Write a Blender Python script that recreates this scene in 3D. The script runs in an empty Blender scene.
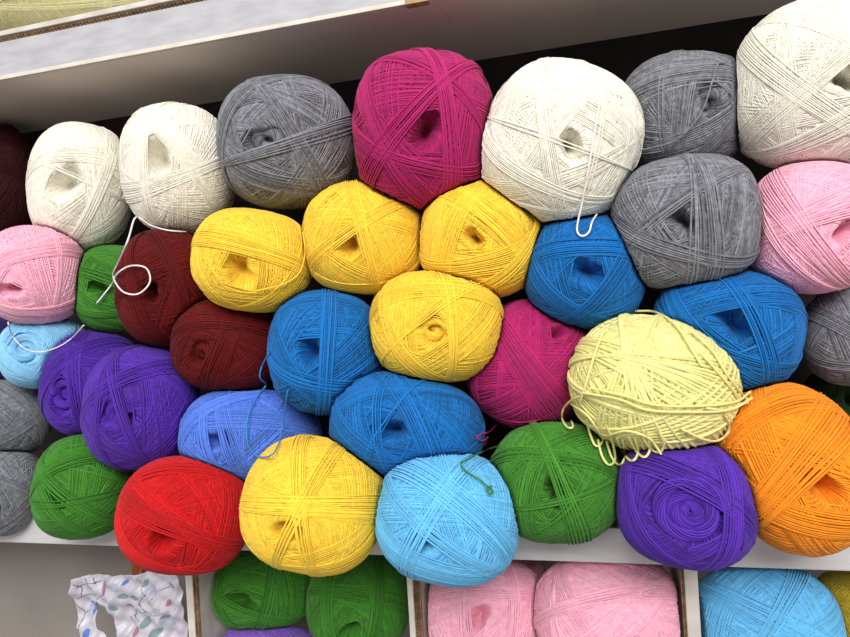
import bpy, math, random
import numpy as np
from mathutils import Vector, Matrix

SC = bpy.context.scene
COL = SC.collection
PI = math.pi

# ------------------------------------------------------------------ camera
F_PX = 638.0
CAM = np.array([0.0, -0.52, 1.25])
RIGHT = np.array([.9678, .2444, -.0602]); RIGHT /= np.linalg.norm(RIGHT)
FWD = np.array([-.2449, .9694, 0.0]); FWD -= RIGHT * FWD.dot(RIGHT); FWD /= np.linalg.norm(FWD)
DOWN = np.cross(FWD, RIGHT)
if DOWN[2] > 0: DOWN = -DOWN


def ray(px, py):
    return FWD + RIGHT * ((px - 425.0) / F_PX) + DOWN * ((py - 318.5) / F_PX)


def at(px, py, Y):
    """world point on the vertical plane y = Y seen at a photo position"""
    r = ray(px, py)
    return CAM + r * ((Y - CAM[1]) / r[1])


cam = bpy.data.cameras.new('camera')
cam.sensor_width = 36.0
cam.lens = 36.0 * F_PX / 850.0
cam.clip_start = 0.01
co = bpy.data.objects.new('camera', cam)
COL.objects.link(co)
up = -DOWN
co.matrix_world = Matrix(((RIGHT[0], up[0], -FWD[0], CAM[0]),
                          (RIGHT[1], up[1], -FWD[1], CAM[1]),
                          (RIGHT[2], up[2], -FWD[2], CAM[2]),
                          (0, 0, 0, 1)))
SC.camera = co

# ------------------------------------------------------------------ materials


def lin(c):
    return tuple((x / 255 / 12.92) if x / 255 <= .04045 else ((x / 255 + .055) / 1.055) ** 2.4 for x in c)


def principled(name, rgb, rough=.8, spec=.3):
    m = bpy.data.materials.new(name)
    m.use_nodes = True
    b = m.node_tree.nodes['Principled BSDF']
    b.inputs['Base Color'].default_value = (*lin(rgb), 1)
    b.inputs['Roughness'].default_value = rough
    b.inputs['Specular IOR Level'].default_value = spec
    return m, b


def noisy(name, rgb, rgb2, scale, rough=.8, detail=4, bump=0.0, stretch=None, lo=.35, hi=.65):
    m, b = principled(name, rgb, rough)
    nt = m.node_tree
    tc = nt.nodes.new('ShaderNodeTexCoord')
    mp = nt.nodes.new('ShaderNodeMapping')
    if stretch: mp.inputs['Scale'].default_value = stretch
    n = nt.nodes.new('ShaderNodeTexNoise')
    n.inputs['Scale'].default_value = scale
    n.inputs['Detail'].default_value = detail
    rp = nt.nodes.new('ShaderNodeValToRGB')
    rp.color_ramp.elements[0].position = lo
    rp.color_ramp.elements[1].position = hi
    rp.color_ramp.elements[0].color = (*lin(rgb), 1)
    rp.color_ramp.elements[1].color = (*lin(rgb2), 1)
    L = nt.links.new
    L(tc.outputs['Object'], mp.inputs['Vector']); L(mp.outputs['Vector'], n.inputs['Vector'])
    L(n.outputs['Fac'], rp.inputs['Fac']); L(rp.outputs['Color'], b.inputs['Base Color'])
    if bump:
        bp = nt.nodes.new('ShaderNodeBump')
        bp.inputs['Strength'].default_value = bump
        bp.inputs['Distance'].default_value = .002
        L(n.outputs['Fac'], bp.inputs['Height']); L(bp.outputs['Normal'], b.inputs['Normal'])
    return m


YARN = {}


def yarn(name, rgb, var=.16, sheen=.25, heather=0.0, soft=0.0):
    """acrylic yarn: every strand a little lighter or darker, soft sheen"""
    m, b = principled('yarn_' + name, rgb, .75, .25)
    nt = m.node_tree
    L = nt.links.new
    g = nt.nodes.new('ShaderNodeNewGeometry')
    tc = nt.nodes.new('ShaderNodeTexCoord')
    n = nt.nodes.new('ShaderNodeTexNoise')
    n.inputs['Scale'].default_value = 260.0
    n.inputs['Detail'].default_value = 3
    L(tc.outputs['Object'], n.inputs['Vector'])
    mr = nt.nodes.new('ShaderNodeMapRange')
    mr.inputs['To Min'].default_value = 1 - var
    mr.inputs['To Max'].default_value = 1 + var * .6
    L(g.outputs['Random Per Island'], mr.inputs['Value'])
    mr2 = nt.nodes.new('ShaderNodeMapRange')
    mr2.inputs['From Min'].default_value = .3
    mr2.inputs['From Max'].default_value = .7
    mr2.inputs['To Min'].default_value = 1 - .10 - heather
    mr2.inputs['To Max'].default_value = 1 + .08 + heather
    L(n.outputs['Fac'], mr2.inputs['Value'])
    mu = nt.nodes.new('ShaderNodeMath'); mu.operation = 'MULTIPLY'
    L(mr.outputs['Result'], mu.inputs[0]); L(mr2.outputs['Result'], mu.inputs[1])
    vm = nt.nodes.new('ShaderNodeVectorMath'); vm.operation = 'SCALE'
    vm.inputs[0].default_value = lin(rgb)
    L(mu.outputs['Value'], vm.inputs['Scale'])
    L(vm.outputs['Vector'], b.inputs['Base Color'])
    b.inputs['Sheen Weight'].default_value = sheen
    b.inputs['Sheen Roughness'].default_value = .5
    b.inputs['Sheen Tint'].default_value = (*[min(1, x + .25) for x in lin(rgb)], 1)
    if soft:
        b.inputs['Subsurface Weight'].default_value = soft
        b.inputs['Subsurface Radius'].default_value = (1, 1, 1)
        b.inputs['Subsurface Scale'].default_value = .0022
    YARN[name] = m
    return m


yarn('white', (249, 245, 230), .03, .1)
yarn('grey', (130, 131, 138), .44, .25, .2)
yarn('magenta', (178, 32, 104), .32)
yarn('pink', (255, 186, 208), .12, .25)
yarn('yellow', (253, 211, 66), .17, .25)
yarn('blue', (16, 110, 184), .42, .2)
yarn('maroon', (100, 9, 9), .4, .08)
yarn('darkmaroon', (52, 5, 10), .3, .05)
yarn('green', (66, 134, 40), .4)
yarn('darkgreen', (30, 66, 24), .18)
yarn('purple', (86, 44, 170), .4)
yarn('lavender', (146, 104, 214), .14)
yarn('paleblue', (150, 212, 250), .16, .25)
yarn('periwinkle', (88, 130, 226), .28)
yarn('sky', (108, 194, 242), .24)
yarn('paleyellow', (242, 234, 156), .18, .25)
yarn('orange', (250, 148, 26), .22)
yarn('red', (204, 17, 23), .28)
yarn('olive', (176, 150, 40), .14)
yarn('blue_lit', (60, 150, 222), .1)  # same blue yarn, colour lightened to paint the hanging loop as brightly lit
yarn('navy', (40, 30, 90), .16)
yarn('palegreen', (252, 246, 190), .1, .2)
yarn('whitestrand', (250, 244, 244), .03, .1)

M_BOARD = noisy('white_laminate', (226, 225, 228), (206, 203, 204), 14, .55, 6, .03, (1, 3, 3))
M_LIP = noisy('white_paper_board', (190, 189, 194), (175, 173, 179), 30, .6, 8, .06, (1, 2, 4))
M_RIM = noisy('board_edge_band', (226, 220, 210), (206, 193, 176), 45, .55, 6, 0, (1, 1, 1), .3, .8)
M_UNDER = noisy('board_underside', (224, 210, 200), (208, 194, 186), 6, .7, 5, .03)
M_RAIL = noisy('rail_laminate', (216, 214, 216), (200, 196, 198), 18, .6, 6, .03, (1, 1, 3))
M_CARD = noisy('corrugated_cardboard', (176, 146, 112), (132, 102, 76), 160, .9, 4, .1)
M_CARDW = noisy('white_card_liner', (222, 217, 210), (198, 190, 180), 40, .8, 6, .05)
M_BACK = noisy('back_board_shade_dark', (40, 32, 32), (28, 22, 22), 10, .9, 4)  # near-black base colour stands in for the deep shade behind the balls
M_BINBACK = noisy('grey_bin_board', (148, 141, 135), (130, 124, 119), 5, .75, 5, .03)
M_TAPE = noisy('tan_tape', (178, 156, 112), (150, 128, 88), 120, .4, 4)
M_PENCIL, _ = principled('pencil_line', (112, 88, 84), .9)
M_WOOD = noisy('orange_brown_wood', (186, 92, 44), (140, 62, 28), 60, .6, 5, 0, (6, 6, 1))
M_METAL = noisy('painted_floor', (150, 146, 142), (132, 128, 124), 4, .7, 4)

# ------------------------------------------------------------------ mesh helpers


def mesh_from(name, V, Fq, mats, smooth=True, midx=None):
    me = bpy.data.meshes.new(name)
    V = np.asarray(V, dtype=np.float32)
    Fq = np.asarray(Fq, dtype=np.int32)
    me.vertices.add(len(V)); me.vertices.foreach_set('co', V.ravel())
    n, k = Fq.shape
    me.loops.add(n * k); me.loops.foreach_set('vertex_index', Fq.ravel())
    me.polygons.add(n)
    me.polygons.foreach_set('loop_start', np.arange(0, n * k, k, dtype=np.int32))
    me.polygons.foreach_set('use_smooth', np.full(n, smooth, dtype=bool))
    for m in (mats if isinstance(mats, (list, tuple)) else [mats]): me.materials.append(m)
    if midx is not None: me.polygons.foreach_set('material_index', np.asarray(midx, dtype=np.int32))
    me.update(calc_edges=True)
    return me


def link(name, me, parent=None, loc=None):
    o = bpy.data.objects.new(name, me)
    COL.objects.link(o)
    if parent is not None:
        o.parent = parent
    if loc is not None: o.location = loc
    return o


def tag(o, label=None, cat=None, group=None, kind=None):
    if label: o['label'] = label
    if cat: o['category'] = cat
    if group: o['group'] = group
    if kind: o['kind'] = kind
    return o


def empty(name, loc):
    o = bpy.data.objects.new(name, None)
    o.empty_display_size = .02
    COL.objects.link(o); o.location = tuple(loc)
    return o


def tubes(P, r, sides=4, center=None, taper=False):
    """P: (N,M,3) polylines -> verts, quads; r scalar or (N,)"""
    P = np.asarray(P, dtype=np.float64)
    N, M, _ = P.shape
    T = np.gradient(P, axis=1)
    T /= np.linalg.norm(T, axis=2, keepdims=True) + 1e-12
    if center is None:
        ref = np.array([.31, -.9, .29])
        R0 = np.broadcast_to(ref, P.shape)
    else:
        R0 = P - np.asarray(center)
    B = np.cross(T, R0); B /= np.linalg.norm(B, axis=2, keepdims=True) + 1e-12
    Nn = np.cross(B, T)
    rr = np.broadcast_to(np.asarray(r, dtype=float).reshape(-1, 1, 1), (N, M, 1)).copy()
    if taper:
        rr[:, 0] *= .35; rr[:, -1] *= .35
    a = np.arange(sides) * 2 * PI / sides + PI / sides
    V = P[:, :, None, :] + rr[:, :, None] * (np.cos(a)[None, None, :, None] * Nn[:, :, None, :] + np.sin(a)[None, None, :, None] * B[:, :, None, :])
    idx = np.arange(N * M * sides).reshape(N, M, sides)
    A = idx[:, :-1]; C = idx[:, 1:]
    Fq = np.stack([A, np.roll(A, -1, 2), np.roll(C, -1, 2), C], -1).reshape(-1, 4)
    return V.reshape(-1, 3), Fq


def spline(pts, n):
    """Catmull-Rom through pts, n samples"""
    p = np.asarray(pts, float)
    p = np.vstack([2 * p[0] - p[1], p, 2 * p[-1] - p[-2]])
    segs = len(p) - 3
    out = []
    for q in np.linspace(0, segs - 1e-9, n):
        i = int(q); t = q - i
        a, b, c, d = p[i:i + 4]
        out.append(.5 * ((2 * b) + (c - a) * t + (2 * a - 5 * b + 4 * c - d) * t * t + (3 * b - a - 3 * c + d) * t ** 3))
    return np.array(out)


class MB:
    def __init__(s): s.v = []; s.f = []; s.m = []; s.n = 0

    def add(s, V, Fq, mi=0):
        V = np.asarray(V, float); Fq = np.asarray(Fq, int)
        s.v.append(V); s.f.append(Fq + s.n); s.m.append(np.full(len(Fq), mi)); s.n += len(V)

    def box(s, lo, hi, mi=0, bev=0.0):
        x0, y0, z0 = lo; x1, y1, z1 = hi
        V = [(x, y, z) for z in (z0, z1) for y in (y0, y1) for x in (x0, x1)]
        s.add(V, [(0, 2, 3, 1), (4, 5, 7, 6), (0, 1, 5, 4), (2, 6, 7, 3), (0, 4, 6, 2), (1, 3, 7, 5)], mi)

    def mesh(s, name, mats, smooth=True):
        return mesh_from(name, np.vstack(s.v), np.vstack(s.f), mats, smooth, np.concatenate(s.m))


def box_obj(name, lo, hi, mat, parent=None, bevel=.0008):
    """a board with softened edges; origin at its centre"""
    c = [(a + b) / 2 for a, b in zip(lo, hi)]
    mb = MB(); mb.box([a - q for a, q in zip(lo, c)], [a - q for a, q in zip(hi, c)])
    o = link(name, mb.mesh(name, mat, False), parent)
    if parent is not None: c = [a - b for a, b in zip(c, parent.location)]
    o.location = c
    if bevel:
        bv = o.modifiers.new('bevel', 'BEVEL'); bv.width = bevel; bv.segments = 2
    return o


# ------------------------------------------------------------------ rack dimensions (world metres)
Z_UNDER = at(0, 82, 0)[2]              # underside of the upper shelf
Z_LIPTOP = at(0, 44, 0)[2]
Z_RAILTOP = at(760, 531, 0)[2]
Z_RAILBOT = at(600, 563, 0)[2]
X0, X1 = -1.0, .62
Y_BACK = .135  # back panel set close, its dark colour replacing the shaded depth
Y_BIN = .155
Z_BINFLOOR = Z_RAILBOT - .215
Z_TOP = Z_LIPTOP + .30

OBST = [(np.array([X0, 0.0, Z_RAILBOT]), np.array([X1, .014, Z_RAILTOP])),
        (np.array([X0, .014, Z_RAILBOT]), np.array([X1, Y_BACK, Z_RAILTOP - .006])),
        (np.array([X0, -.0045, Z_UNDER]), np.array([X1, Y_BACK, Z_LIPTOP + .011])),
        (np.array([X0, Y_BACK, Z_BINFLOOR]), np.array([X1, Y_BACK + .02, Z_TOP])),
        (np.array([X0, -.0, Z_BINFLOOR - .03]), np.array([X1, Y_BACK, Z_BINFLOOR]))]
DIV = []
for px in (191.5, 414, 691.5):
    x = at(px, 600, 0)[0]
    DIV.append(x)
    OBST.append((np.array([x - .0062, -.003, Z_BINFLOOR]), np.array([x + .0062, Y_BACK, Z_RAILBOT])))

# ------------------------------------------------------------------ yarn balls
BALLS = []
PEXP = 2.42
EPS = .026


class Ball:
    pass


def ball(colour, c, ab, hole, Y, label, rot=0, ha=.20, seed=None, bands=(), group='balls of yarn in the middle compartment',
         length=1.12, sr=None, style='', p=PEXP, auto=3, wob=.012, coil=0, mats=None, tails=(), mess=0, ngroups=24):
    b = Ball()
    b.__dict__.update(colour=colour, px=c, hole=hole, label=label, ha=ha, bands=bands, group=group, style=style,
                      p=p, auto=auto, wob=wob, coil=coil, tails=tails, mess=mess, ngroups=ngroups)
    b.seed = len(BALLS) * 17 + 5 if seed is None else seed
    # a round body seen off the lens axis images a little outward of its centre: undo that
    d = at(c[0], c[1], Y) - CAM
    R_ = (ab[0] + ab[1]) / 2 / F_PX * d.dot(FWD)
    k = min(.06, (R_ / np.linalg.norm(d)) ** 2 / (d.dot(FWD) / np.linalg.norm(d)) ** 2)
    b.c = at(425 + (c[0] - 425) * (1 - k), 318.5 + (c[1] - 318.5) * (1 - k), Y)
    d = b.c - CAM
    depth = d.dot(FWD)
    f = d / np.linalg.norm(d)
    th = math.radians(rot)
    sx, sy = ab[0] * (1 - k * .9) * 1.012, ab[1] * (1 - k * .9) * 1.012
    def perp(dx, dy):
        v = (RIGHT * dx + DOWN * dy) * depth / F_PX
        return v - f * v.dot(f)
    v1 = perp(sx * math.cos(th), sx * math.sin(th))
    v2 = perp(-sy * math.sin(th), sy * math.cos(th))
    e1 = v1 / np.linalg.norm(v1)
    v2p = v2 - e1 * v2.dot(e1)
    e2 = v2p / np.linalg.norm(v2p)
    e2 = np.cross(f, e1)
    if e2.dot(DOWN) < 0: e2 = -e2
    A, B_ = np.linalg.norm(v1), np.linalg.norm(v2p)
    Cc = length * (A + B_) / 2
    b.R = (A + B_) / 2
    b.Q = np.stack([e1 * A, e2 * B_, f * Cc], 1)      # unit ball -> world
    b.Qi = np.linalg.inv(b.Q)
    b.f = f
    b.rad = max(A, B_, Cc) * 1.25
    b.sr = sr if sr else {'white': .00050, 'palegreen': .0005, 'pink': .00058, 'yellow': .00060, 'maroon': .00062}.get(colour, .00068)
    # winding axis: through the hole as seen
    b.pole = b.unit_dir = None
    BALLS.append(b)
    return b


def field(b, Pw):
    q = np.abs((Pw - b.c) @ b.Qi.T)
    return (q ** b.p).sum(-1) ** (1.0 / b.p)


def unit_from_px(b, px, py):
    """direction (unit sphere, ball frame) of the front surface point at a photo position"""
    r = ray(px, py); r = r / np.linalg.norm(r)
    t0 = np.linalg.norm(b.c - CAM)
    ts = np.linspace(t0 - b.rad, t0, 400)
    fv = field(b, CAM + ts[:, None] * r)
    k = np.argmax(fv < 1) if (fv < 1).any() else np.argmin(fv)
    q = b.Qi @ (CAM + ts[k] * r - b.c)
    return q / np.linalg.norm(q)


def surf_s(b, U):
    """radius factor along unit directions U (n,3), flattened where the ball meets its neighbours"""
    fu = (np.abs(U) ** b.p).sum(-1) ** (1 / b.p)
    s0 = 1 / fu
    W = U @ b.Q.T
    s = s0.copy()
    nb = b.nb
    if nb:
        def bad(sv):
            P = b.c + sv[:, None] * W
            fi = sv * fu
            o = np.zeros(len(sv), bool)
            for j in nb: o |= field(j, P) < fi + EPS
            return o
        m = bad(s0)
        if m.any():
            idx = np.where(m)[0]
            Wm, fm = W[idx], fu[idx]
            lo = np.zeros(len(idx)); hi = s0[idx].copy()
            for _ in range(13):
                mid = (lo + hi) / 2
                P = b.c + mid[:, None] * Wm
                o = np.zeros(len(idx), bool)
                for j in nb: o |= field(j, P) < mid * fm + EPS
                hi = np.where(o, mid, hi); lo = np.where(o, lo, mid)
            s[idx] = lo
    for lo_, hi_ in b.ob:
        g = .0030
        l2, h2 = lo_ - g, hi_ + g
        ks = np.linspace(.25, 1, 26)
        P = b.c + (s[:, None] * ks[None, :])[..., None] * W[:, None, :]
        ins = ((P > l2) & (P < h2)).all(-1)
        hit = ins.any(1)
        if hit.any():
            k = ins.argmax(1)
            idx = np.where(hit)[0]
            k1 = ks[k[idx]]; k0 = ks[np.maximum(k[idx] - 1, 0)]
            a0 = s[idx] * k0; a1 = s[idx] * k1
            for _ in range(8):
                mid = (a0 + a1) / 2
                Pm = b.c + mid[:, None] * W[idx]
                i2 = ((Pm > l2) & (Pm < h2)).all(-1)
                a1 = np.where(i2, mid, a1); a0 = np.where(i2, a0, mid)
            s[idx] = a0
    L = np.linalg.norm(W, axis=1)
    return s, W, L


def surf_px(px, py, lift=.0015):
    """nearest yarn surface under a photo position, moved a little towards the viewer"""
    r = ray(px, py); r = r / np.linalg.norm(r)
    return CAM + (surf_dir(r) - lift) * r


def surf_dir(r):
    ts = np.linspace(.2, .85, 1300)
    P = CAM + ts[:, None] * r
    best = np.full(len(ts), 9.0)
    for b in BALLS:
        d = b.c - CAM
        if np.linalg.norm(d - r * d.dot(r)) > b.rad * 1.4: continue
        best = np.minimum(best, field(b, P))
    k = np.argmax(best < 1) if (best < 1).any() else 700
    return ts[k]


def circles(n, beta, front, M=42, full=False, arc=1.95):
    """small circles on the unit sphere: normals n (N,3), offsets beta (N,)"""
    n = np.atleast_2d(n); beta = np.atleast_1d(beta)
    e1 = front - n * (n @ front)[:, None]
    L = np.linalg.norm(e1, axis=1, keepdims=True)
    e1 = e1 / (L + 1e-9)
    e2 = np.cross(n, e1)
    a = np.where(np.abs(n @ front) > .72, PI, arc)
    t = np.linspace(-1, 1, M)[None, :] * a[:, None]
    cb, sb = np.cos(beta)[:, None, None], np.sin(beta)[:, None, None]
    return cb * (np.cos(t)[..., None] * e1[:, None] + np.sin(t)[..., None] * e2[:, None]) + sb * n[:, None], t


def build_ball(b):
    rng = np.random.default_rng(b.seed)
    front = np.array([0, 0, -1.0])
    pole = unit_from_px(b, *b.hole)
    b.poleu = pole
    ax = np.cross(pole, [0.13, 1, .2]); ax /= np.linalg.norm(ax)
    ay = np.cross(pole, ax)
    sp = 2 * b.sr / b.R * 1.07
    ha, e, e0 = b.ha, rng.uniform(.15, .42), rng.uniform(0, PI)
    root = empty('yarn_ball', b.c - np.array([0, 0, 0]))
    tag(root, b.label, 'yarn', b.group)

    def place(U, off, lo_clip=True):
        sh = U.shape[:-1]
        u = U.reshape(-1, 3)
        s, W, L = surf_s(b, u)
        s = s + (np.broadcast_to(off, sh).reshape(-1) - .0003) / L
        return (b.c + s[:, None] * W).reshape(*sh, 3)

    mb = MB()
    # ---- body below the strands, with the sunken centre hole
    nu, nv = 56, 40
    al = np.concatenate([np.linspace(.0, ha * 2.2, 14), np.linspace(ha * 2.2, PI, nv - 14 + 1)[1:]])
    al[0] = .004; al[-1] = PI - .004
    ph = np.arange(nu) * 2 * PI / nu
    AL, PH = np.meshgrid(al, ph, indexing='ij')
    U = np.cos(AL)[..., None] * pole + np.sin(AL)[..., None] * (np.cos(PH)[..., None] * ax + np.sin(PH)[..., None] * ay)
    hh = ha * (1 + e * np.cos(2 * (PH - e0)))
    x = np.clip((hh * 1.35 - AL) / (hh * 1.1), 0, 1)
    dent = x * x * (3 - 2 * x)
    DD = .55 * b.R

    def dent_at(a, psi):
        h_ = ha * (1 + e * np.cos(2 * (psi - e0)))
        xx = np.clip((h_ * 1.35 - a) / (h_ * 1.1), 0, 1)
        return xx * xx * (3 - 2 * xx)
    V = place(U, -2.9 * b.sr - DD * dent)
    idx = np.arange(nu * len(al)).reshape(len(al), nu)
    A, Bq = idx[:-1], idx[1:]
    Fq = np.stack([A, Bq, np.roll(Bq, -1, 1), np.roll(A, -1, 1)], -1).reshape(-1, 4)
    mb.add(V.reshape(-1, 3) - b.c, Fq)

    # ---- wound groups of strands, each laid over the earlier ones
    K = b.ngroups
    rel = .55 if b.colour in ('white', 'palegreen') else 1.0
    phi = rng.uniform(0, 2 * PI)
    Ns, Bs, Of, Wb = [], [], [], []
    for k in range(K):
        phi += 2.39996 + rng.normal(0, .15)
        m = int(rng.integers(9, 20))
        tau = ha + rng.choice([.03, .10, .2, .34, .5, .75], p=[.2, .2, .2, .18, .14, .08]) + (m / 2) * sp * .8 + rng.uniform(0, .06)
        fan = rng.normal(0, .016)
        near = rng.choice([.6, .8, 1.0])
        for i in range(m):
            q = i - (m - 1) / 2
            f_ = phi + fan * q
            t_ = tau
            n = math.cos(t_) * (math.cos(f_) * ax + math.sin(f_) * ay) + math.sin(t_) * pole
            be = q * sp * rng.uniform(.97, 1.03) + rng.normal(0, sp * .16 * rel)
            dist = math.asin(max(-1, min(1, n.dot(pole)))) - be
            hl = ha * (1 + e * math.cos(2 * (f_ - e0))) * near
            if abs(dist) < hl: continue
            Ns.append(n); Bs.append(be)
            Of.append(-b.sr * (1.1 + 2.5 * rel * (1 - (k + 1.7 * rng.random()) / K)))
    Ns = np.array(Ns); Bs = np.array(Bs); Of = np.array(Of)
    M = 42
    C, t = circles(Ns, Bs, front, M)
    w = b.wob * (np.sin(t * rng.uniform(1.5, 4, (len(Ns), 1)) + rng.uniform(0, 6, (len(Ns), 1))))
    C = C + w[..., None] * Ns[:, None] * .5
    C /= np.linalg.norm(C, axis=2, keepdims=True)
    off = Of[:, None] + b.sr * .25 * np.sin(t * 3 + rng.uniform(0, 6, (len(Ns), 1)))
    P = place(C, off)
    V, Fq = tubes(P, b.sr * rng.uniform(.92, 1.08, len(Ns)), 4, b.c)
    mb.add(V - b.c, Fq)
    mat = YARN[b.colour]
    link('winding', mb.mesh('winding', mat), root)

    # ---- the top bands that cross the face
    def band_tubes(Ns, Bs, lift, wob):
        Ns = np.array(Ns); Bs = np.array(Bs)
        C, t = circles(Ns, Bs, front, 46, arc=1.8)
        C = C + (wob * np.sin(t * 2.3 + rng.uniform(0, 6, (len(Ns), 1))))[..., None] * Ns[:, None]
        C /= np.linalg.norm(C, axis=2, keepdims=True)
        P = place(C, lift + b.sr * .3 * np.sin(t * 2 + rng.uniform(0, 6, (len(Ns), 1))))
        return tubes(P, b.sr * 1.05, 5, b.c)
    bm_ = MB()
    specs = list(b.bands)
    for q, (p1, p2, n_, *rest) in enumerate(specs):
        u1, u2 = unit_from_px(b, *p1), unit_from_px(b, *p2)
        n = np.cross(u1, u2); n /= np.linalg.norm(n)
        mid = u1 + u2; mid /= np.linalg.norm(mid)
        fan = rest[0] if rest else rng.uniform(-.012, .012)
        Nn, Bb = [], []
        for i in range(n_):
            d = (i - (n_ - 1) / 2)
            ang = fan * d
            nn = n * math.cos(ang) + np.cross(mid, n) * math.sin(ang)
            Nn.append(nn); Bb.append(d * sp * (1.0 if n_ > 3 else 1.25) + rng.normal(0, sp * .12))
        V, Fq = band_tubes(Nn, Bb, -b.sr * .55 + b.sr * .8 * (q / max(1, len(specs))), .006 if n_ > 3 else .012)
        bm_.add(V - b.c, Fq)
    if not specs or b.auto and len(specs) < 2:
        for q in range(b.auto):
            f_ = rng.uniform(0, 2 * PI); n_ = int(rng.integers(4, 9)); t_ = ha * .9 + rng.uniform(.08, .4)
            n = math.cos(t_) * (math.cos(f_) * ax + math.sin(f_) * ay) + math.sin(t_) * pole
            Nn = [n] * n_; Bb = [(i - n_ / 2) * sp for i in range(n_)]
            V, Fq = band_tubes(Nn, Bb, -b.sr * .4, .005)
            bm_.add(V - b.c, Fq)
    if bm_.n:
        link('crossing_strands', bm_.mesh('crossing_strands', mat), root)

    # ---- the centre: strands running down into the hole, and a twisted coil
    cb = MB()
    Nf = int(2 * PI * ha * 1.4 * b.R / (2.1 * b.sr))
    tw = rng.uniform(.3, 1.1) * rng.choice([-1, 1])
    tt = np.linspace(0, 1, 12)[None, :]
    psi = (np.arange(Nf) * 2 * PI / Nf)[:, None] + tw * tt + rng.normal(0, .03, (Nf, 1))
    h_ = ha * (1 + e * np.cos(2 * (psi - e0)))
    aa = h_ * (2.0 - 1.92 * tt)
    U = np.cos(aa)[..., None] * pole + np.sin(aa)[..., None] * (np.cos(psi)[..., None] * ax + np.sin(psi)[..., None] * ay)
    P = place(U, -2.4 * b.sr - DD * dent_at(aa, psi) * .93)
    V, Fq = tubes(P, b.sr, 4)
    cb.add(V - b.c, Fq)
    if b.coil:
        turns = b.coil
        mm = int(60 * turns)
        q = np.linspace(0, 1, mm)
        rope = max(b.sr * 2.3, ha * b.R * .50 / turns)
        ns_ = max(6, int(2 * PI * rope / (2.3 * b.sr)))
        ang = 2 * PI * turns * q
        am = ha * (1.12 - 1.05 * q)
        Uc = np.cos(am)[:, None] * pole + np.sin(am)[:, None] * (np.cos(ang)[:, None] * ax + np.sin(ang)[:, None] * ay)
        Pc = place(Uc, -rope * (.75 if turns > 2.5 else 1.5) - (.16 if turns > 2.5 else .26) * b.R * q)
        T = np.gradient(Pc, axis=0); T /= np.linalg.norm(T, axis=1, keepdims=True)
        N0 = Pc - b.c; Bn = np.cross(T, N0); Bn /= np.linalg.norm(Bn, axis=1, keepdims=True); N0 = np.cross(Bn, T)
        S = []
        for i in range(ns_):
            a = 2 * PI * i / ns_ + np.linspace(0, 2 * PI * turns * 1.3, mm)
            S.append(Pc + rope * (np.cos(a)[:, None] * N0 + np.sin(a)[:, None] * Bn))
        V, Fq = tubes(np.array(S), b.sr * 1.15, 4)
        cb.add(V - b.c, Fq)
    link('centre_core', cb.mesh('centre_core', mat), root)

    # ---- sagging loops of an untidy ball
    if b.mess:
        S = []
        for i in range(b.mess):
            a0 = rng.uniform(*b.style[int(rng.integers(len(b.style)))])
            w_ = rng.uniform(.12, .34)
            z0 = rng.uniform(-.35, .25); z1 = z0 + rng.normal(0, .15)
            q = np.linspace(-1, 1, 20)
            aa = a0 + w_ * q * .6 + rng.normal(0, .03)
            zz = z0 + (z1 - z0) * (q + 1) / 2 - rng.uniform(.1, .6) * (1 - np.abs(q)) * rng.choice([0, 1])
            U = np.stack([np.cos(aa) * np.sqrt(np.clip(1 - zz ** 2, .1, 1)), np.sin(aa) * np.sqrt(np.clip(1 - zz ** 2, .1, 1)), zz], -1)
            U = U / np.linalg.norm(U, axis=1, keepdims=True)
            lift = rng.uniform(.001, .0055) * (1 - q ** 2)
            S.append(place(U, lift - .001))
        V, Fq = tubes(np.array(S), b.sr, 5, b.c)
        link('stray_loops', mesh_from('stray_loops', V - b.c, Fq, mat), root)
    # ---- loose ends, given as points seen on the pile
    for tail in b.tails:
        pts, colour, rad, name = tail
        pw = np.array([surf_px(x, y, l) for x, y, l in pts])
        S = spline(pw, 14 * len(pts))
        for rr_ in range(4):
            S[1:-1] = (S[:-2] + 2 * S[1:-1] + S[2:]) / 4
            for i in range(len(S)):
                v = S[i] - CAM; dv = np.linalg.norm(v)
                q_ = surf_dir(v / dv) - rad * 2.0 - .0018
                if q_ < dv: S[i] = CAM + v / dv * q_
        V, Fq = tubes(S[None], rad, 8)
        link(name, mesh_from(name, V - b.c, Fq, YARN[colour]), root)
    b.root = root


G_MID = 'balls of yarn in the middle compartment'
G_LOW = 'balls of yarn in the lower bins'

# ---- top row
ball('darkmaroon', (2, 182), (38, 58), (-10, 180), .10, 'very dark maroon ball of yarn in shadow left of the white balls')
ball('white', (79, 187), (54, 64), (64, 182), .035, 'white ball of yarn at the left end of the top row, with an oval hole', rot=8, ha=.23,
     bands=[((25, 162), (90, 183), 3), ((40, 160), (95, 155), 12), ((72, 240), (110, 160), 10)])
ball('white', (177, 169), (58, 66), (157, 157), .02, 'white ball of yarn beside the grey one, its white end hanging in a loop', ha=.20,
     bands=[((140, 190), (195, 172), 12), ((160, 130), (197, 178), 10), ((143, 150), (146, 195), 8)],
     tails=[([(186, 232, .001), (166, 230, .002), (150, 225, .002), (136, 217, .003), (128, 240, .005), (117, 265, .006), (113, 276, .006), (122, 291, .006), (138, 294, .006), (150, 282, .006), (146, 268, .006), (130, 266, .006), (117, 274, .007), (112, 284, .006), (97, 303, .002)], 'whitestrand', .0007, 'loose_end')])
ball('grey', (286, 142), (69, 67), (262, 141), .01, 'grey ball of yarn in the top row, between white and magenta', ha=.20, coil=1.2,
     bands=[((256, 81), (322, 187), 8), ((221, 166), (299, 141), 5, .03), ((240, 95), (230, 190), 8), ((230, 160), (341, 124), 4)])
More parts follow.
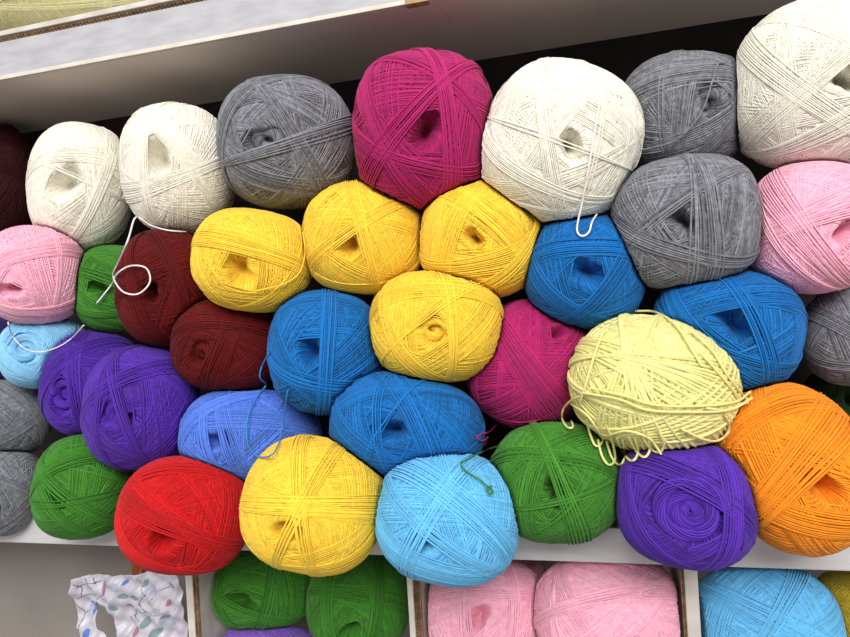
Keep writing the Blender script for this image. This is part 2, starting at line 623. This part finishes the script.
ball('magenta', (424, 130), (70, 80), (427, 131), -.005, 'magenta ball of yarn at the middle of the top row, under the shelf', ha=.19, p=2.6,
     bands=[((398, 57), (444, 78), 6), ((366, 95), (398, 170), 9), ((377, 152), (476, 173), 7), ((444, 85), (453, 177), 9), ((447, 78), (366, 177), 9)])
ball('white', (561, 142), (78, 83), (572, 146), -.008, 'big white ball of yarn in the top row with a strand hanging below', ha=.13, rot=20,
     bands=[((521, 205), (627, 184), 6), ((540, 70), (560, 210), 10), ((500, 160), (610, 200), 8), ((595, 71), (598, 148), 2), ((491, 118), (605, 159), 2)],
     tails=[([(600, 100, .002), (590, 160, .002), (584, 195, .002), (577, 228, .004), (582, 236, .004), (589, 232, .003), (592, 222, .003), (597, 214, .002)], 'whitestrand', .0007, 'loose_end')])
ball('grey', (685, 112), (68, 62), (712, 98), .035, 'upper of the two grey balls of yarn near the big white one', ha=.17, coil=1,
     bands=[((669, 56), (666, 153), 3), ((627, 97), (727, 71), 8), ((747, 91), (703, 153), 7)],
     tails=[([(725, 63, .001), (718, 64, .002), (712, 82, .003), (704, 107, .003), (690, 128, .002), (672, 142, .002), (642, 150, .001)], 'grey', .0006, 'loose_end')])
ball('white', (830, 82), (99, 90), (850, 80), .012, 'largest white ball of yarn, in the upper right corner', ha=.13,
     bands=[((755, 130), (850, 50), 14), ((790, 85), (850, 125), 12), ((765, 155), (850, 120), 12)])
# ---- second row
ball('pink', (34, 275), (54, 50), (8, 291), -.005, 'pink ball of yarn at the left edge, below the white ball', ha=.15,
     bands=[((52, 230), (48, 320), 4), ((5, 260), (75, 250), 10), ((10, 310), (80, 300), 8)],
     tails=[([(8, 322, .001), (12, 335, .004), (24, 348, .004), (40, 352, .004), (58, 347, .004), (72, 338, .004), (84, 325, .002)], 'whitestrand', .00055, 'loose_end')])
ball('green', (114, 289), (43, 44), (100, 290), .035, 'small green ball of yarn mostly hidden behind the dark red one', ha=.25,
     bands=[((75, 270), (110, 280), 6), ((78, 310), (125, 312), 5)])
ball('maroon', (166, 288), (52, 58), (150, 292), -.005, 'upper dark red ball of yarn, behind the hanging white loop', ha=.16,
     bands=[((130, 285), (200, 262), 6), ((128, 270), (150, 330), 8), ((160, 240), (190, 320), 8)])
ball('yellow', (252, 260), (61, 51), (237, 271), -.03, 'leftmost yellow ball of yarn, below the grey ball', ha=.24, rot=8,
     bands=[((194, 259), (238, 309), 10), ((238, 309), (297, 277), 10), ((194, 239), (276, 256), 10)],
     tails=[([(303, 232, .001), (305, 252, .002), (300, 272, .002), (284, 284, .002), (256, 291, .001)], 'yellow', .0006, 'loose_end')])
ball('yellow', (363, 238), (61, 57), (347, 245), -.005, 'middle of the three yellow balls directly under the top row', ha=.19,
     bands=[((315, 259), (353, 228), 8), ((309, 270), (397, 284), 10), ((353, 192), (376, 289), 7)])
ball('yellow', (481, 239), (62, 60), (474, 238), .0, 'yellow ball of yarn between the magenta ball and the upper blue ball', ha=.13,
     bands=[((459, 212), (442, 265), 10), ((427, 266), (530, 250), 12), ((471, 200), (524, 250), 12), ((490, 285), (533, 240), 8)])
ball('blue', (587, 270), (62, 58), (588, 272), .0, 'blue ball of yarn directly under the big white ball', ha=.22, rot=10,
     bands=[((532, 268), (585, 318), 10), ((629, 256), (570, 321), 9), ((529, 259), (626, 248), 10)])
ball('grey', (687, 222), (75, 66), (684, 221), -.01, 'lower grey ball of yarn, between blue and pink', ha=.15, rot=-6, p=2.7,
     bands=[((629, 242), (688, 195), 6), ((641, 239), (744, 262), 8), ((706, 186), (712, 262), 9), ((694, 183), (693, 271), 3)])
ball('pink', (814, 227), (68, 67), (846, 232), .0, 'pink ball of yarn under the largest white one, right edge', ha=.14,
     bands=[((765, 235), (850, 205), 10), ((790, 215), (840, 275), 12), ((765, 225), (850, 290), 4)])
# ---- third row
ball('paleblue', (44, 352), (47, 36), (20, 349), .01, 'pale blue ball of yarn under the left pink one, crossed by a thin strand', ha=.34, coil=2.2, rot=-4,
     bands=[((55, 325), (85, 355), 10)])
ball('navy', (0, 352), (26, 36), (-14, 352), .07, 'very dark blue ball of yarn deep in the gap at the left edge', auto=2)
ball('purple', (91, 384), (52, 53), (60, 398), .02, 'purple ball of yarn with a coiled centre, behind its purple neighbour', ha=.26, coil=2,
     bands=[((78, 335), (85, 430), 9), ((45, 380), (110, 340), 10)])
ball('maroon', (228, 346), (57, 47), (196, 354), -.01, 'lower dark red ball of yarn, beside the blue ball with a hanging loop', ha=.17, rot=6, coil=1,
     bands=[((245, 300), (205, 385), 3), ((180, 325), (270, 330), 10)])
ball('blue', (325, 352), (57, 62), (310, 351), -.02, 'blue ball of yarn trailing a long loop over the periwinkle ball', ha=.20,
     bands=[((273, 321), (326, 298), 12), ((275, 330), (300, 385), 8), ((285, 375), (370, 385), 9), ((330, 292), (326, 372), 9)],
     tails=[([(270, 352, .001), (262, 366, .003), (260, 378, .004), (266, 385, .004), (258, 395, .005), (248, 415, .005), (247, 440, .005), (254, 454, .005), (266, 457, .005), (276, 450, .005), (282, 430, .005), (286, 402, .004), (288, 390, .001)], 'blue_lit', .0006, 'loose_end')])
ball('yellow', (437, 326), (67, 56), (433, 331), -.02, 'yellow ball of yarn with strands across its hole, below the other yellows', ha=.20, coil=1.6,
     bands=[((385, 318), (420, 372), 10), ((392, 292), (494, 300), 12), ((442, 274), (453, 362), 7), ((386, 353), (459, 292), 4, .02)])
ball('magenta', (530, 365), (61, 64), (560, 330), .015, 'magenta ball of yarn below the middle blue ball, its strands running diagonally', ha=.10, rot=30,
     bands=[((481, 412), (546, 423), 9), ((500, 330), (560, 415), 16)],
     tails=[([(497, 424, .001), (489, 432, .002), (481, 434, .002), (477, 438, .002), (483, 441, .003), (488, 437, .003), (484, 446, .002)], 'magenta', .0006, 'loose_end')])
ball('paleyellow', (654, 385), (86, 69), (646, 392), -.035, 'pale yellow ball of yarn coming loose in untidy loops', ha=.08, rot=14, sr=.00105, wob=.06, p=2.2,
     bands=[((590, 345), (640, 365), 9, .03), ((650, 325), (625, 420), 10, .04), ((600, 400), (740, 405), 6, .03), ((625, 350), (665, 450), 9, .05), ((600, 430), (700, 420), 8, .05), ((640, 360), (735, 390), 10, .05)],
     mess=0, ngroups=30,
     tails=[(pts, 'paleyellow', .00085, 'stray_strand') for pts in (
         [(581, 396, .001), (572, 400, .003), (564, 408, .003), (562, 418, .003), (567, 427, .004), (573, 427, .003), (571, 420, .003)],
         [(571, 404, .001), (588, 416, .003), (603, 435, .003), (626, 431, .004), (647, 437, .004), (655, 445, .004), (661, 454, .004)],
         [(582, 393, .001), (618, 399, .003), (647, 410, .003), (688, 412, .003), (729, 410, .003), (752, 398, .002)],
         [(590, 388, .001), (625, 396, .002), (655, 405, .003), (700, 406, .003), (735, 402, .003), (750, 392, .001)],
         [(724, 414, .001), (729, 424, .003), (727, 434, .003), (716, 441, .003), (700, 438, .002), (680, 428, .002)],
         [(636, 311, .001), (655, 312, .003), (675, 324, .003), (690, 346, .002), (702, 366, .002)],
         [(598, 440, .001), (602, 456, .003), (609, 465, .003), (615, 459, .003), (612, 440, .002), (606, 425, .001)],
         [(606, 440, .001), (612, 458, .003), (620, 465, .003), (625, 456, .003), (622, 438, .002)],
         [(616, 436, .001), (624, 454, .003), (632, 461, .003), (638, 452, .003), (634, 436, .002)],
         [(628, 436, .001), (637, 452, .003), (645, 457, .003), (650, 448, .003), (646, 432, .002)],
         [(642, 436, .001), (651, 449, .003), (660, 452, .003), (664, 443, .003), (658, 430, .002)],
         [(586, 418, .001), (590, 434, .003), (596, 446, .003), (603, 440, .003), (600, 424, .002)],
         [(690, 330, .001), (712, 350, .003), (728, 376, .003), (742, 394, .003), (748, 402, .003), (738, 404, .002)],
         [(700, 352, .001), (718, 372, .003), (734, 392, .003), (738, 404, .003), (726, 410, .003), (705, 408, .002)],
         [(604, 330, .001), (596, 350, .003), (590, 370, .003), (584, 390, .003), (580, 402, .003)])])
ball('blue', (729, 329), (77, 61), (738, 324), -.005, 'blue ball of yarn at the right, under the pink and grey ones', ha=.24, rot=12,
     bands=[((690, 308), (749, 294), 12), ((709, 351), (796, 367), 8), ((681, 322), (756, 388), 14), ((732, 282), (772, 365), 7)])
ball('grey', (852, 336), (50, 50), (890, 330), .03, 'grey ball of yarn at the right edge, under the pink one', ha=.12, auto=2)
ball('darkgreen', (842, 402), (40, 34), (850, 400), .09, 'dark green ball of yarn in the gap behind the orange one', auto=2)
# ---- fourth row
ball('grey', (8, 418), (46, 38), (-8, 430), .02, 'upper grey ball of yarn at the left edge, beside the purple ones', ha=.15, rot=8,
     bands=[((0, 440), (42, 415), 6), ((5, 385), (45, 440), 9)])
ball('purple', (140, 408), (59, 62), (115, 414), -.015, 'large purple ball of yarn next to the periwinkle ball', ha=.20, coil=1.6,
     bands=[((82, 413), (159, 366), 8), ((112, 370), (141, 457), 6), ((100, 385), (105, 460), 5)])
ball('periwinkle', (251, 437), (71, 49), (216, 441), -.005, 'periwinkle blue ball of yarn under the hanging blue loop', ha=.19, rot=4,
     bands=[((222, 412), (244, 472), 9), ((182, 448), (232, 475), 9), ((212, 395), (205, 445), 6), ((188, 425), (247, 395), 8)])
ball('blue', (407, 428), (77, 53), (388, 430), -.03, 'wide blue ball of yarn lying over the sky blue one', ha=.18, rot=10,
     bands=[((345, 432), (400, 467), 10), ((400, 467), (478, 450), 8), ((405, 397), (434, 462), 12), ((390, 374), (396, 479), 4), ((413, 388), (366, 465), 2)])
ball('grey', (2, 493), (42, 44), (-4, 515), .0, 'lower grey ball of yarn at the left edge, beside the green one', ha=.16,
     bands=[((0, 480), (40, 500), 8), ((0, 525), (40, 485), 6)])
# ---- bottom row
ball('green', (82, 487), (51, 53), (52, 498), -.02, 'green ball of yarn on the shelf rail at left, beside red', ha=.17,
     bands=[((41, 457), (59, 519), 7), ((45, 478), (97, 516), 7), ((50, 505), (120, 490), 3), ((36, 480), (85, 455), 9)])
ball('red', (184, 516), (67, 60), (161, 541), -.055, 'red ball of yarn overhanging the rail', ha=.18, rot=4,
     bands=[((115, 497), (165, 466), 10), ((142, 512), (229, 545), 9), ((128, 550), (180, 572), 8)])
ball('yellow', (313, 506), (71, 69), (286, 533), -.07, 'large yellow ball of yarn overhanging the rail, next to red', ha=.14, rot=12, sr=.00056,
     bands=[((250, 540), (300, 570), 12), ((300, 570), (370, 545), 9), ((255, 504), (374, 507), 12), ((300, 442), (300, 513), 8), ((326, 463), (297, 513), 8)])
ball('sky', (448, 519), (72, 67), (424, 541), -.06, 'sky blue ball of yarn overhanging the rail', ha=.15, rot=10,
     bands=[((383, 540), (460, 578), 14), ((390, 491), (428, 532), 7), ((463, 468), (415, 540), 9), ((430, 480), (500, 540), 12)])
ball('green', (556, 483), (66, 61), (556, 494), -.03, 'green ball of yarn below the untidy pale yellow one', ha=.17,
     bands=[((500, 490), (560, 440), 10), ((526, 508), (615, 480), 4, .02), ((553, 455), (609, 470), 6), ((535, 425), (576, 522), 7, .02)],
     tails=[([(498, 446, .001), (482, 452, .003), (466, 460, .003), (461, 464, .004), (466, 471, .004), (480, 480, .004), (487, 486, .004), (493, 491, .004), (489, 494, .004), (487, 488, .005), (492, 486, .004)], 'green', .0006, 'loose_end')])
ball('purple', (687, 505), (71, 63), (689, 512), -.05, 'purple ball of yarn with a wide spiral centre, on the rail', ha=.44, coil=2.7, rot=6, p=2.6, sr=.00072,
     bands=[((625, 465), (640, 540), 9), ((640, 460), (735, 505), 10), ((715, 450), (735, 530), 8)])
ball('orange', (797, 469), (75, 93), (824, 488), -.03, 'large orange ball of yarn at the right end of the bottom row', ha=.17, rot=-24, sr=.00074,
     bands=[((753, 499), (850, 529), 12), ((735, 430), (790, 400), 10), ((826, 435), (765, 505), 14)])
# ---- lower bins
ball('green', (262, 590), (56, 41), (240, 606), .07, 'green ball of yarn in the lower bin, left of the other one', ha=.26, group=G_LOW,
     bands=[((212, 590), (300, 620), 8), ((215, 600), (250, 632), 8), ((275, 570), (262, 625), 8)])
ball('green', (358, 603), (52, 53), (350, 636), .06, 'green ball of yarn in the lower bin, right of the other one', ha=.2, group=G_LOW,
     bands=[((335, 560), (330, 637), 8), ((375, 560), (372, 637), 8)])
ball('lavender', (262, 668), (60, 44), (250, 690), .055, 'lavender ball of yarn peeking up at the bottom of a lower bin', ha=.2, group=G_LOW, auto=2)
ball('pink', (484, 612), (64, 56), (478, 618), .05, 'pink ball of yarn with a visible hole in a lower bin', ha=.17, group=G_LOW,
     bands=[((430, 600), (535, 595), 10), ((470, 560), (466, 637), 8), ((510, 570), (512, 637), 8)])
ball('pink', (512, 580), (34, 34), (512, 585), .13, 'small pink ball of yarn at the back of a lower bin', ha=.12, group=G_LOW, auto=2)
ball('pink', (611, 619), (78, 64), (640, 655), .035, 'large pink ball of yarn in a lower bin, against the right divider', ha=.15, group=G_LOW,
     bands=[((560, 575), (590, 637), 9), ((580, 637), (680, 565), 3), ((545, 615), (650, 590), 10)])
ball('sky', (769, 626), (76, 62), (760, 680), .035, 'light blue ball of yarn in the lower right bin, beside the olive one', ha=.15, group=G_LOW,
     bands=[((710, 590), (790, 630), 12), ((800, 570), (765, 637), 8)])
ball('olive', (862, 625), (44, 58), (880, 640), .06, 'olive yellow ball of yarn at the bottom right corner', ha=.15, group=G_LOW, auto=2)
# ---- shelf above
ball('palegreen', (62, -46), (150, 76), (120, -80), .075, 'pale yellow ball of yarn in a clear wrapper on the shelf above', ha=.12, group='yarn on the shelf above', auto=3, length=.55)

for b in BALLS:
    b.nb = [j for j in BALLS if j is not b and np.linalg.norm(j.c - b.c) < (j.rad + b.rad)]
    b.ob = [(lo, hi) for lo, hi in OBST if (np.clip(b.c, lo, hi) - b.c) @ (np.clip(b.c, lo, hi) - b.c) < b.rad ** 2]
for b in BALLS:
    build_ball(b)

# clear wrapper round the upper ball
bu = BALLS[-1]
mw = bpy.data.materials.new('clear_wrapper'); mw.use_nodes = True
nt = mw.node_tree; nt.nodes.clear()
o_ = nt.nodes.new('ShaderNodeOutputMaterial'); mx = nt.nodes.new('ShaderNodeMixShader')
tr = nt.nodes.new('ShaderNodeBsdfTransparent'); gl = nt.nodes.new('ShaderNodeBsdfGlossy')
gl.inputs['Roughness'].default_value = .12
mx.inputs['Fac'].default_value = .14
nt.links.new(tr.outputs[0], mx.inputs[1]); nt.links.new(gl.outputs[0], mx.inputs[2]); nt.links.new(mx.outputs[0], o_.inputs['Surface'])
nu, nv = 90, 60
th, ph = np.meshgrid(np.linspace(.02, PI - .02, nv), np.arange(nu) * 2 * PI / nu, indexing='ij')
U = np.stack([np.sin(th) * np.cos(ph), np.sin(th) * np.sin(ph), np.cos(th)], -1).reshape(-1, 3)
s, W, L = surf_s(bu, U)
rng = np.random.default_rng(3)
cr = sum(a * np.sin(U @ k + p) for a, k, p in [(.0007, rng.normal(0, 9, 3), rng.uniform(0, 6)) for _ in range(7)])
V = (s + (.0004 + np.clip(cr, -.0004, .0018)) / L)[:, None] * W
idx = np.arange(nu * nv).reshape(nv, nu); A, Bq = idx[:-1], idx[1:]
link('plastic_wrapper', mesh_from('plastic_wrapper', V, np.stack([A, np.roll(A, -1, 1), np.roll(Bq, -1, 1), Bq], -1).reshape(-1, 4), mw), bu.root)['label'] = 'clear crinkled plastic wrapper'

# ------------------------------------------------------------------ the rack


def corrugated(name, o, along, thick, length, th_, depth, parent, pitch=.0036):
    """open edge of corrugated card: two liners with a wavy core between; front edges at y = o.y"""
    mb = MB()
    o = np.array(o); along = np.array(along, float); thick = np.array(thick, float); dy = np.array([0, 1.0, 0])
    n = int(length / pitch * 8)
    t = np.linspace(0, length, n)
    lin_ = .00035

    def slab(c0, c1, w):          # ribbon following points c0 with thickness along 'thick'
        pts = c0
        a = pts - thick * w / 2; b = pts + thick * w / 2
        V = np.concatenate([a, b, b + dy * depth, a + dy * depth])
        k = len(pts); i = np.arange(k - 1)
        Fq = np.concatenate([np.stack([i + q * k, i + 1 + q * k, i + 1 + ((q + 1) % 4) * k, i + ((q + 1) % 4) * k], -1) for q in range(4)])
        mb.add(V, Fq)
    base = o + along * t[:, None]
    slab(base + thick * (lin_ / 2), None, lin_)
    slab(base + thick * (th_ - lin_ / 2), None, lin_)
    slab(base + thick * ((th_ / 2) + (th_ / 2 - lin_ * 1.4) * np.sin(2 * PI * t / pitch))[:, None], None, lin_ * 1.3)
    pl = np.array(parent.location)
    c = np.zeros(3)
    return link(name, mesh_from(name, np.vstack(mb.v) - pl, np.vstack(mb.f), M_CARD, False), parent)


rack = empty('display_rack', ((X0 + X1) / 2, .1, 0.0))
tag(rack, 'white board display rack with slanting shelf lip, rail and open bins', 'shelf')
# upper shelf board with its lip
box_obj('upper_shelf', (X0, -.001, Z_UNDER), (X1, Y_BACK, Z_UNDER + .012), M_UNDER, rack, 0)
box_obj('shelf_lip', (X0, -.0028, Z_UNDER + .0003), (X1, -.001, Z_LIPTOP), M_LIP, rack, .0004)
box_obj('edge_band', (X0, -.0042, Z_UNDER), (X1, -.0028, Z_UNDER + .0040), M_RIM, rack, .0005)['label'] = 'pale edge band along the bottom of the lip'
zt = Z_LIPTOP
box_obj('lip_filler', (X0, -.001, Z_UNDER + .012), (X1, Y_BACK, zt - .0003), M_CARD, rack, 0)
corrugated('corrugated_edge', (X0, -.0015, zt), (1, 0, 0), (0, 0, 1), X1 - X0, .0046, .03, rack, .0042)['label'] = 'brown corrugated cardboard edge'
box_obj('card_core', (X0, .0285, zt), (X1, Y_BACK, zt + .0058), M_CARD, rack, 0)
box_obj('card_liner', (X0, -.0035, zt + .0060), (X1, Y_BACK, zt + .0110), M_CARDW, rack, .0006)
box_obj('shelf_rail', (X0, 0, Z_RAILBOT), (X1, .014, Z_RAILTOP), M_RAIL, rack, .0012)
box_obj('lower_shelf', (X0, .014, Z_RAILBOT + .006), (X1, Y_BACK, Z_RAILTOP - .006), M_BOARD, rack)
box_obj('bin_floor', (X0, 0, Z_BINFLOOR - .02), (X1, Y_BIN, Z_BINFLOOR), M_BOARD, rack)
box_obj('back_panel', (X0, Y_BACK, Z_RAILBOT), (X1, Y_BACK + .012, Z_TOP), M_BACK, rack)['label'] = 'back panel, coloured near black for the shade behind the balls'
box_obj('bin_back', (X0, Y_BIN, 0.02), (X1, Y_BIN + .012, Z_RAILBOT + .006), M_BINBACK, rack)['label'] = 'grey back board of the bins'
box_obj('side_panel', (X0 - .018, 0, 0), (X0, Y_BACK + .012, Z_TOP), M_BOARD, rack)
box_obj('side_panel', (X1, 0, 0), (X1 + .018, Y_BACK + .012, Z_TOP), M_BOARD, rack)
for i, x in enumerate(DIV):
    xa, xb = x - .0055, x + .0055
    zb_ = Z_RAILBOT - .0004
    box_obj('bin_divider', (xa, .005, Z_BINFLOOR), (xb, Y_BIN - .001, zb_), M_CARDW, rack, 0)
    fw = (.0074, .0050, .0096)[i]
    if i < 2: f0, f1, c0 = xa, xa + fw, xa + fw
    else: f0, f1, c0 = xb - fw, xb, xa - .0012
    box_obj('divider_facing', (f0, 0, Z_BINFLOOR), (f1, .005, zb_), M_CARDW, rack, .0006)
    corrugated('corrugated_edge', (c0, .0006, Z_BINFLOOR), (0, 0, 1), (1, 0, 0), Z_RAILBOT - Z_BINFLOOR - .0005, max(.0026, .011 - fw), .0042, rack, .0028)['label'] = 'brown corrugated cardboard edge'
# wooden strip glimpsed in the left bin
p = at(137.5, 560, Y_BIN - .012)
box_obj('wooden_batten', (p[0] - .0075, Y_BIN - .014, Z_BINFLOOR), (p[0] + .0075, Y_BIN - .0005, Z_RAILBOT), M_WOOD, rack)['label'] = 'orange brown wooden batten'

# pencil marks on the underside
mb = MB()


def on_under(px, py):
    r = ray(px, py)
    return CAM + r * ((Z_UNDER + .0003 - CAM[2]) / r[2])


pl_ = np.array(rack.location)
for pts in ([(421, 10), (431, 22), (440, 33)], [(438, 35), (447, 33), (455, 31)], [(436, 2), (445, 14), (452, 25)]):
    P = spline([on_under(*q) for q in pts], 14)
    V, Fq = tubes(P[None], .0004, 4); mb.add(V - pl_, Fq)
link('pencil_mark', mb.mesh('pencil_mark', M_PENCIL), rack)
a, b2 = at(405, 6, -.0045), at(428, 2, -.0045)
box_obj('tape_patch', (a[0], -.0050, Z_UNDER - .0007), (b2[0], .003, Z_UNDER + .012), M_TAPE, rack, .0003)['label'] = 'tan tape folded over the lip'

# ------------------------------------------------------------------ floral bag in the left bin
fl = [principled('bag_' + n, c, .35, .5)[0] for n, c in (('film', (204, 200, 211)), ('leaf', (128, 152, 156)), ('petal', (172, 116, 138)), ('stem', (92, 98, 110)), ('bluebell', (96, 128, 206)), ('mist', (178, 184, 208)))]
YB = .045
bagc = at(130, 640, YB)


def bag_pt(px, py):
    q = at(px, py, YB)
    q[1] += .004 * math.sin(px * .11 + py * .05) + .003 * math.sin(py * .13 - px * .03) + .0015 * math.sin(px * .3 + 1) + .0012 * math.sin(px * .21 - py * .37) + .0008 * math.sin(px * .55 + py * .3) - .012 * max(0, (606 - py) / 60)
    return q


HOLE = [(97, 600), (102, 602), (107, 607), (113, 619), (117, 632), (118, 646), (116, 660), (112, 660), (111, 645), (107, 634), (102, 629), (98, 624), (96, 612)]
OUT = [(78, 576), (95, 574), (140, 573), (184, 571), (184, 700), (92, 700), (82, 640), (74, 616), (73, 600)]


def inside(poly, x, y):
    c = False
    n = len(poly)
    for i in range(n):
        x1, y1 = poly[i]; x2, y2 = poly[(i + 1) % n]
        if (y1 > y) != (y2 > y) and x < (x2 - x1) * (y - y1) / (y2 - y1) + x1: c = not c
    return c


def ell(cx, cy, a, b, deg):
    t = math.radians(deg)
    return lambda x, y: (((x - cx) * math.cos(t) + (y - cy) * math.sin(t)) / a) ** 2 + ((-(x - cx) * math.sin(t) + (y - cy) * math.cos(t)) / b) ** 2 < 1


def leaf(x0, y0, x1, y1, w):
    L = math.hypot(x1 - x0, y1 - y0)
    def fn(x, y):
        t = ((x - x0) * (x1 - x0) + (y - y0) * (y1 - y0)) / L / L
        d = abs((x - x0) * (y1 - y0) - (y - y0) * (x1 - x0)) / L
        return 0 < t < 1 and d < w * math.sin(PI * t) ** .7
    return fn


def line(pts, w):
    sp_ = spline([(x, y) for x, y in pts], 30)
    lo, hi = sp_.min(0) - w, sp_.max(0) + w
    def fn(x, y):
        if x < lo[0] or x > hi[0] or y < lo[1] or y > hi[1]: return False
        return ((sp_[:, 0] - x) ** 2 + (sp_[:, 1] - y) ** 2).min() < w * w
    return fn


PRINT = [(4, leaf(91, 616, 95, 599, 3.6)), (4, ell(89, 634, 4.5, 7, 20)), (4, leaf(173, 579, 176, 588, 2)), (4, ell(177, 584, 1.5, 2, 0)), (4, leaf(126, 583, 131, 578, 2)),
         (2, leaf(106, 579, 110, 592, 2.8)), (2, leaf(111, 590, 107, 584, 2)), (2, ell(130, 606, 4, 2.2, 10)), (2, leaf(132, 638, 136, 628, 3)), (2, leaf(169, 604, 176, 596, 2.6)), (2, ell(158, 630, 2.6, 2, 0)),
         (1, leaf(122, 594, 131, 595, 2.8)), (1, leaf(131, 596, 140, 598, 2.8)), (1, leaf(138, 630, 151, 617, 4)), (1, leaf(148, 638, 163, 628, 4.2)), (1, leaf(142, 588, 148, 579, 2.4)), (1, leaf(110, 604, 119, 609, 3)), (1, leaf(162, 618, 173, 613, 2.6)),
         (3, line([(76, 600), (86, 595), (99, 593)], .5)), (3, line([(79, 582), (83, 588), (82, 595)], .45)), (3, line([(80, 586), (90, 582), (98, 582)], .4)), (3, line([(87, 578), (91, 584), (93, 590)], .45)), (3, line([(95, 577), (97, 581), (103, 580)], .4)),
         (3, line([(130, 618), (144, 613), (158, 614), (178, 607)], .5)), (3, line([(140, 578), (143, 592), (151, 602), (164, 607)], .45)), (3, line([(145, 612), (139, 604), (146, 594)], .4)), (3, line([(151, 602), (160, 590), (171, 586)], .4)), (3, line([(75, 606), (80, 616), (79, 630)], .45)), (3, line([(80, 616), (86, 612)], .4)), (3, line([(120, 644), (129, 632), (127, 619)], .4)), (3, line([(133, 612), (131, 620), (137, 623)], .4)), (3, line([(99, 598), (104, 594), (111, 591)], .4)),
         (5, leaf(117, 580, 124, 588, 4)), (5, ell(152, 590, 8, 4, -30)), (5, ell(112, 582, 6, 3, 20)), (5, ell(168, 622, 7, 4, 30)), (5, ell(88, 606, 4, 8, 10))]
st = .5
xs = np.arange(72, 186, st); ys = np.arange(570, 702, st)
grid = {}
V, Fq, MI = [], [], []
for i in range(len(xs) - 1):
    for j in range(len(ys) - 1):
        x, y = xs[i] + st / 2, ys[j] + st / 2
        if not inside(OUT, x, y) or inside(HOLE, x, y): continue
        q = []
        for di, dj in ((0, 0), (1, 0), (1, 1), (0, 1)):
            k = (i + di, j + dj)
            if k not in grid:
                grid[k] = len(V); V.append(bag_pt(xs[k[0]], ys[k[1]]))
            q.append(grid[k])
        mi = 0
        if y < 645:
            for m_, fn in PRINT:
                if fn(x, y): mi = m_
        Fq.append(q); MI.append(mi)
V = np.array(V)
bag = empty('shopping_bag', (bagc[0], bagc[1], V[:, 2].min()))
tag(bag, 'white plastic bag printed with leaves and flowers, in the left bin', 'bag')
ob = link('printed_film', mesh_from('printed_film', V - np.array(bag.location), np.array(Fq), fl, True, MI), bag)
so = ob.modifiers.new('thickness', 'SOLIDIFY'); so.thickness = .0012; so.offset = 1

# ------------------------------------------------------------------ room round the rack
wb = MB(); wb.box((-2.5, .36, 0), (2.5, .42, 2.7))
tag(link('wall_back', wb.mesh('wall_back', noisy('wall_paint', (214, 208, 200), (204, 198, 190), 3, .9)), None), kind='structure')
wf = MB(); wf.box((-2.5, -2.5, -.05), (2.5, .42, 0))
tag(link('floor', wf.mesh('floor', M_METAL), None), kind='structure')

# ------------------------------------------------------------------ light


def area(name, loc, target, sx, sy, power, col=(1, 1, 1)):
    l = bpy.data.lights.new(name, 'AREA')
    l.shape = 'RECTANGLE'; l.size = sx; l.size_y = sy; l.energy = power; l.color = col
    o = bpy.data.objects.new(name, l); COL.objects.link(o)
    o.location = loc
    o.rotation_euler = (Vector(target) - Vector(loc)).to_track_quat('-Z', 'Y').to_euler()
    return o


area('ceiling_light', (-.3, -1.35, 2.75), (-.1, .0, 1.2), 1.3, .7, 8, (1, .985, .96))
area('ceiling_light', (.5, -2.5, 2.6), (.0, .0, 1.2), 1.8, .9, 66, (1, .985, .96))
w = bpy.data.worlds.new('world'); SC.world = w
w.use_nodes = True
w.node_tree.nodes['Background'].inputs['Color'].default_value = (1, .98, .96, 1)
w.node_tree.nodes['Background'].inputs['Strength'].default_value = .52

SC.view_settings.view_transform = 'Standard'
SC.view_settings.look = 'None'
SC.view_settings.gamma = 1
SC.view_settings.exposure = .12
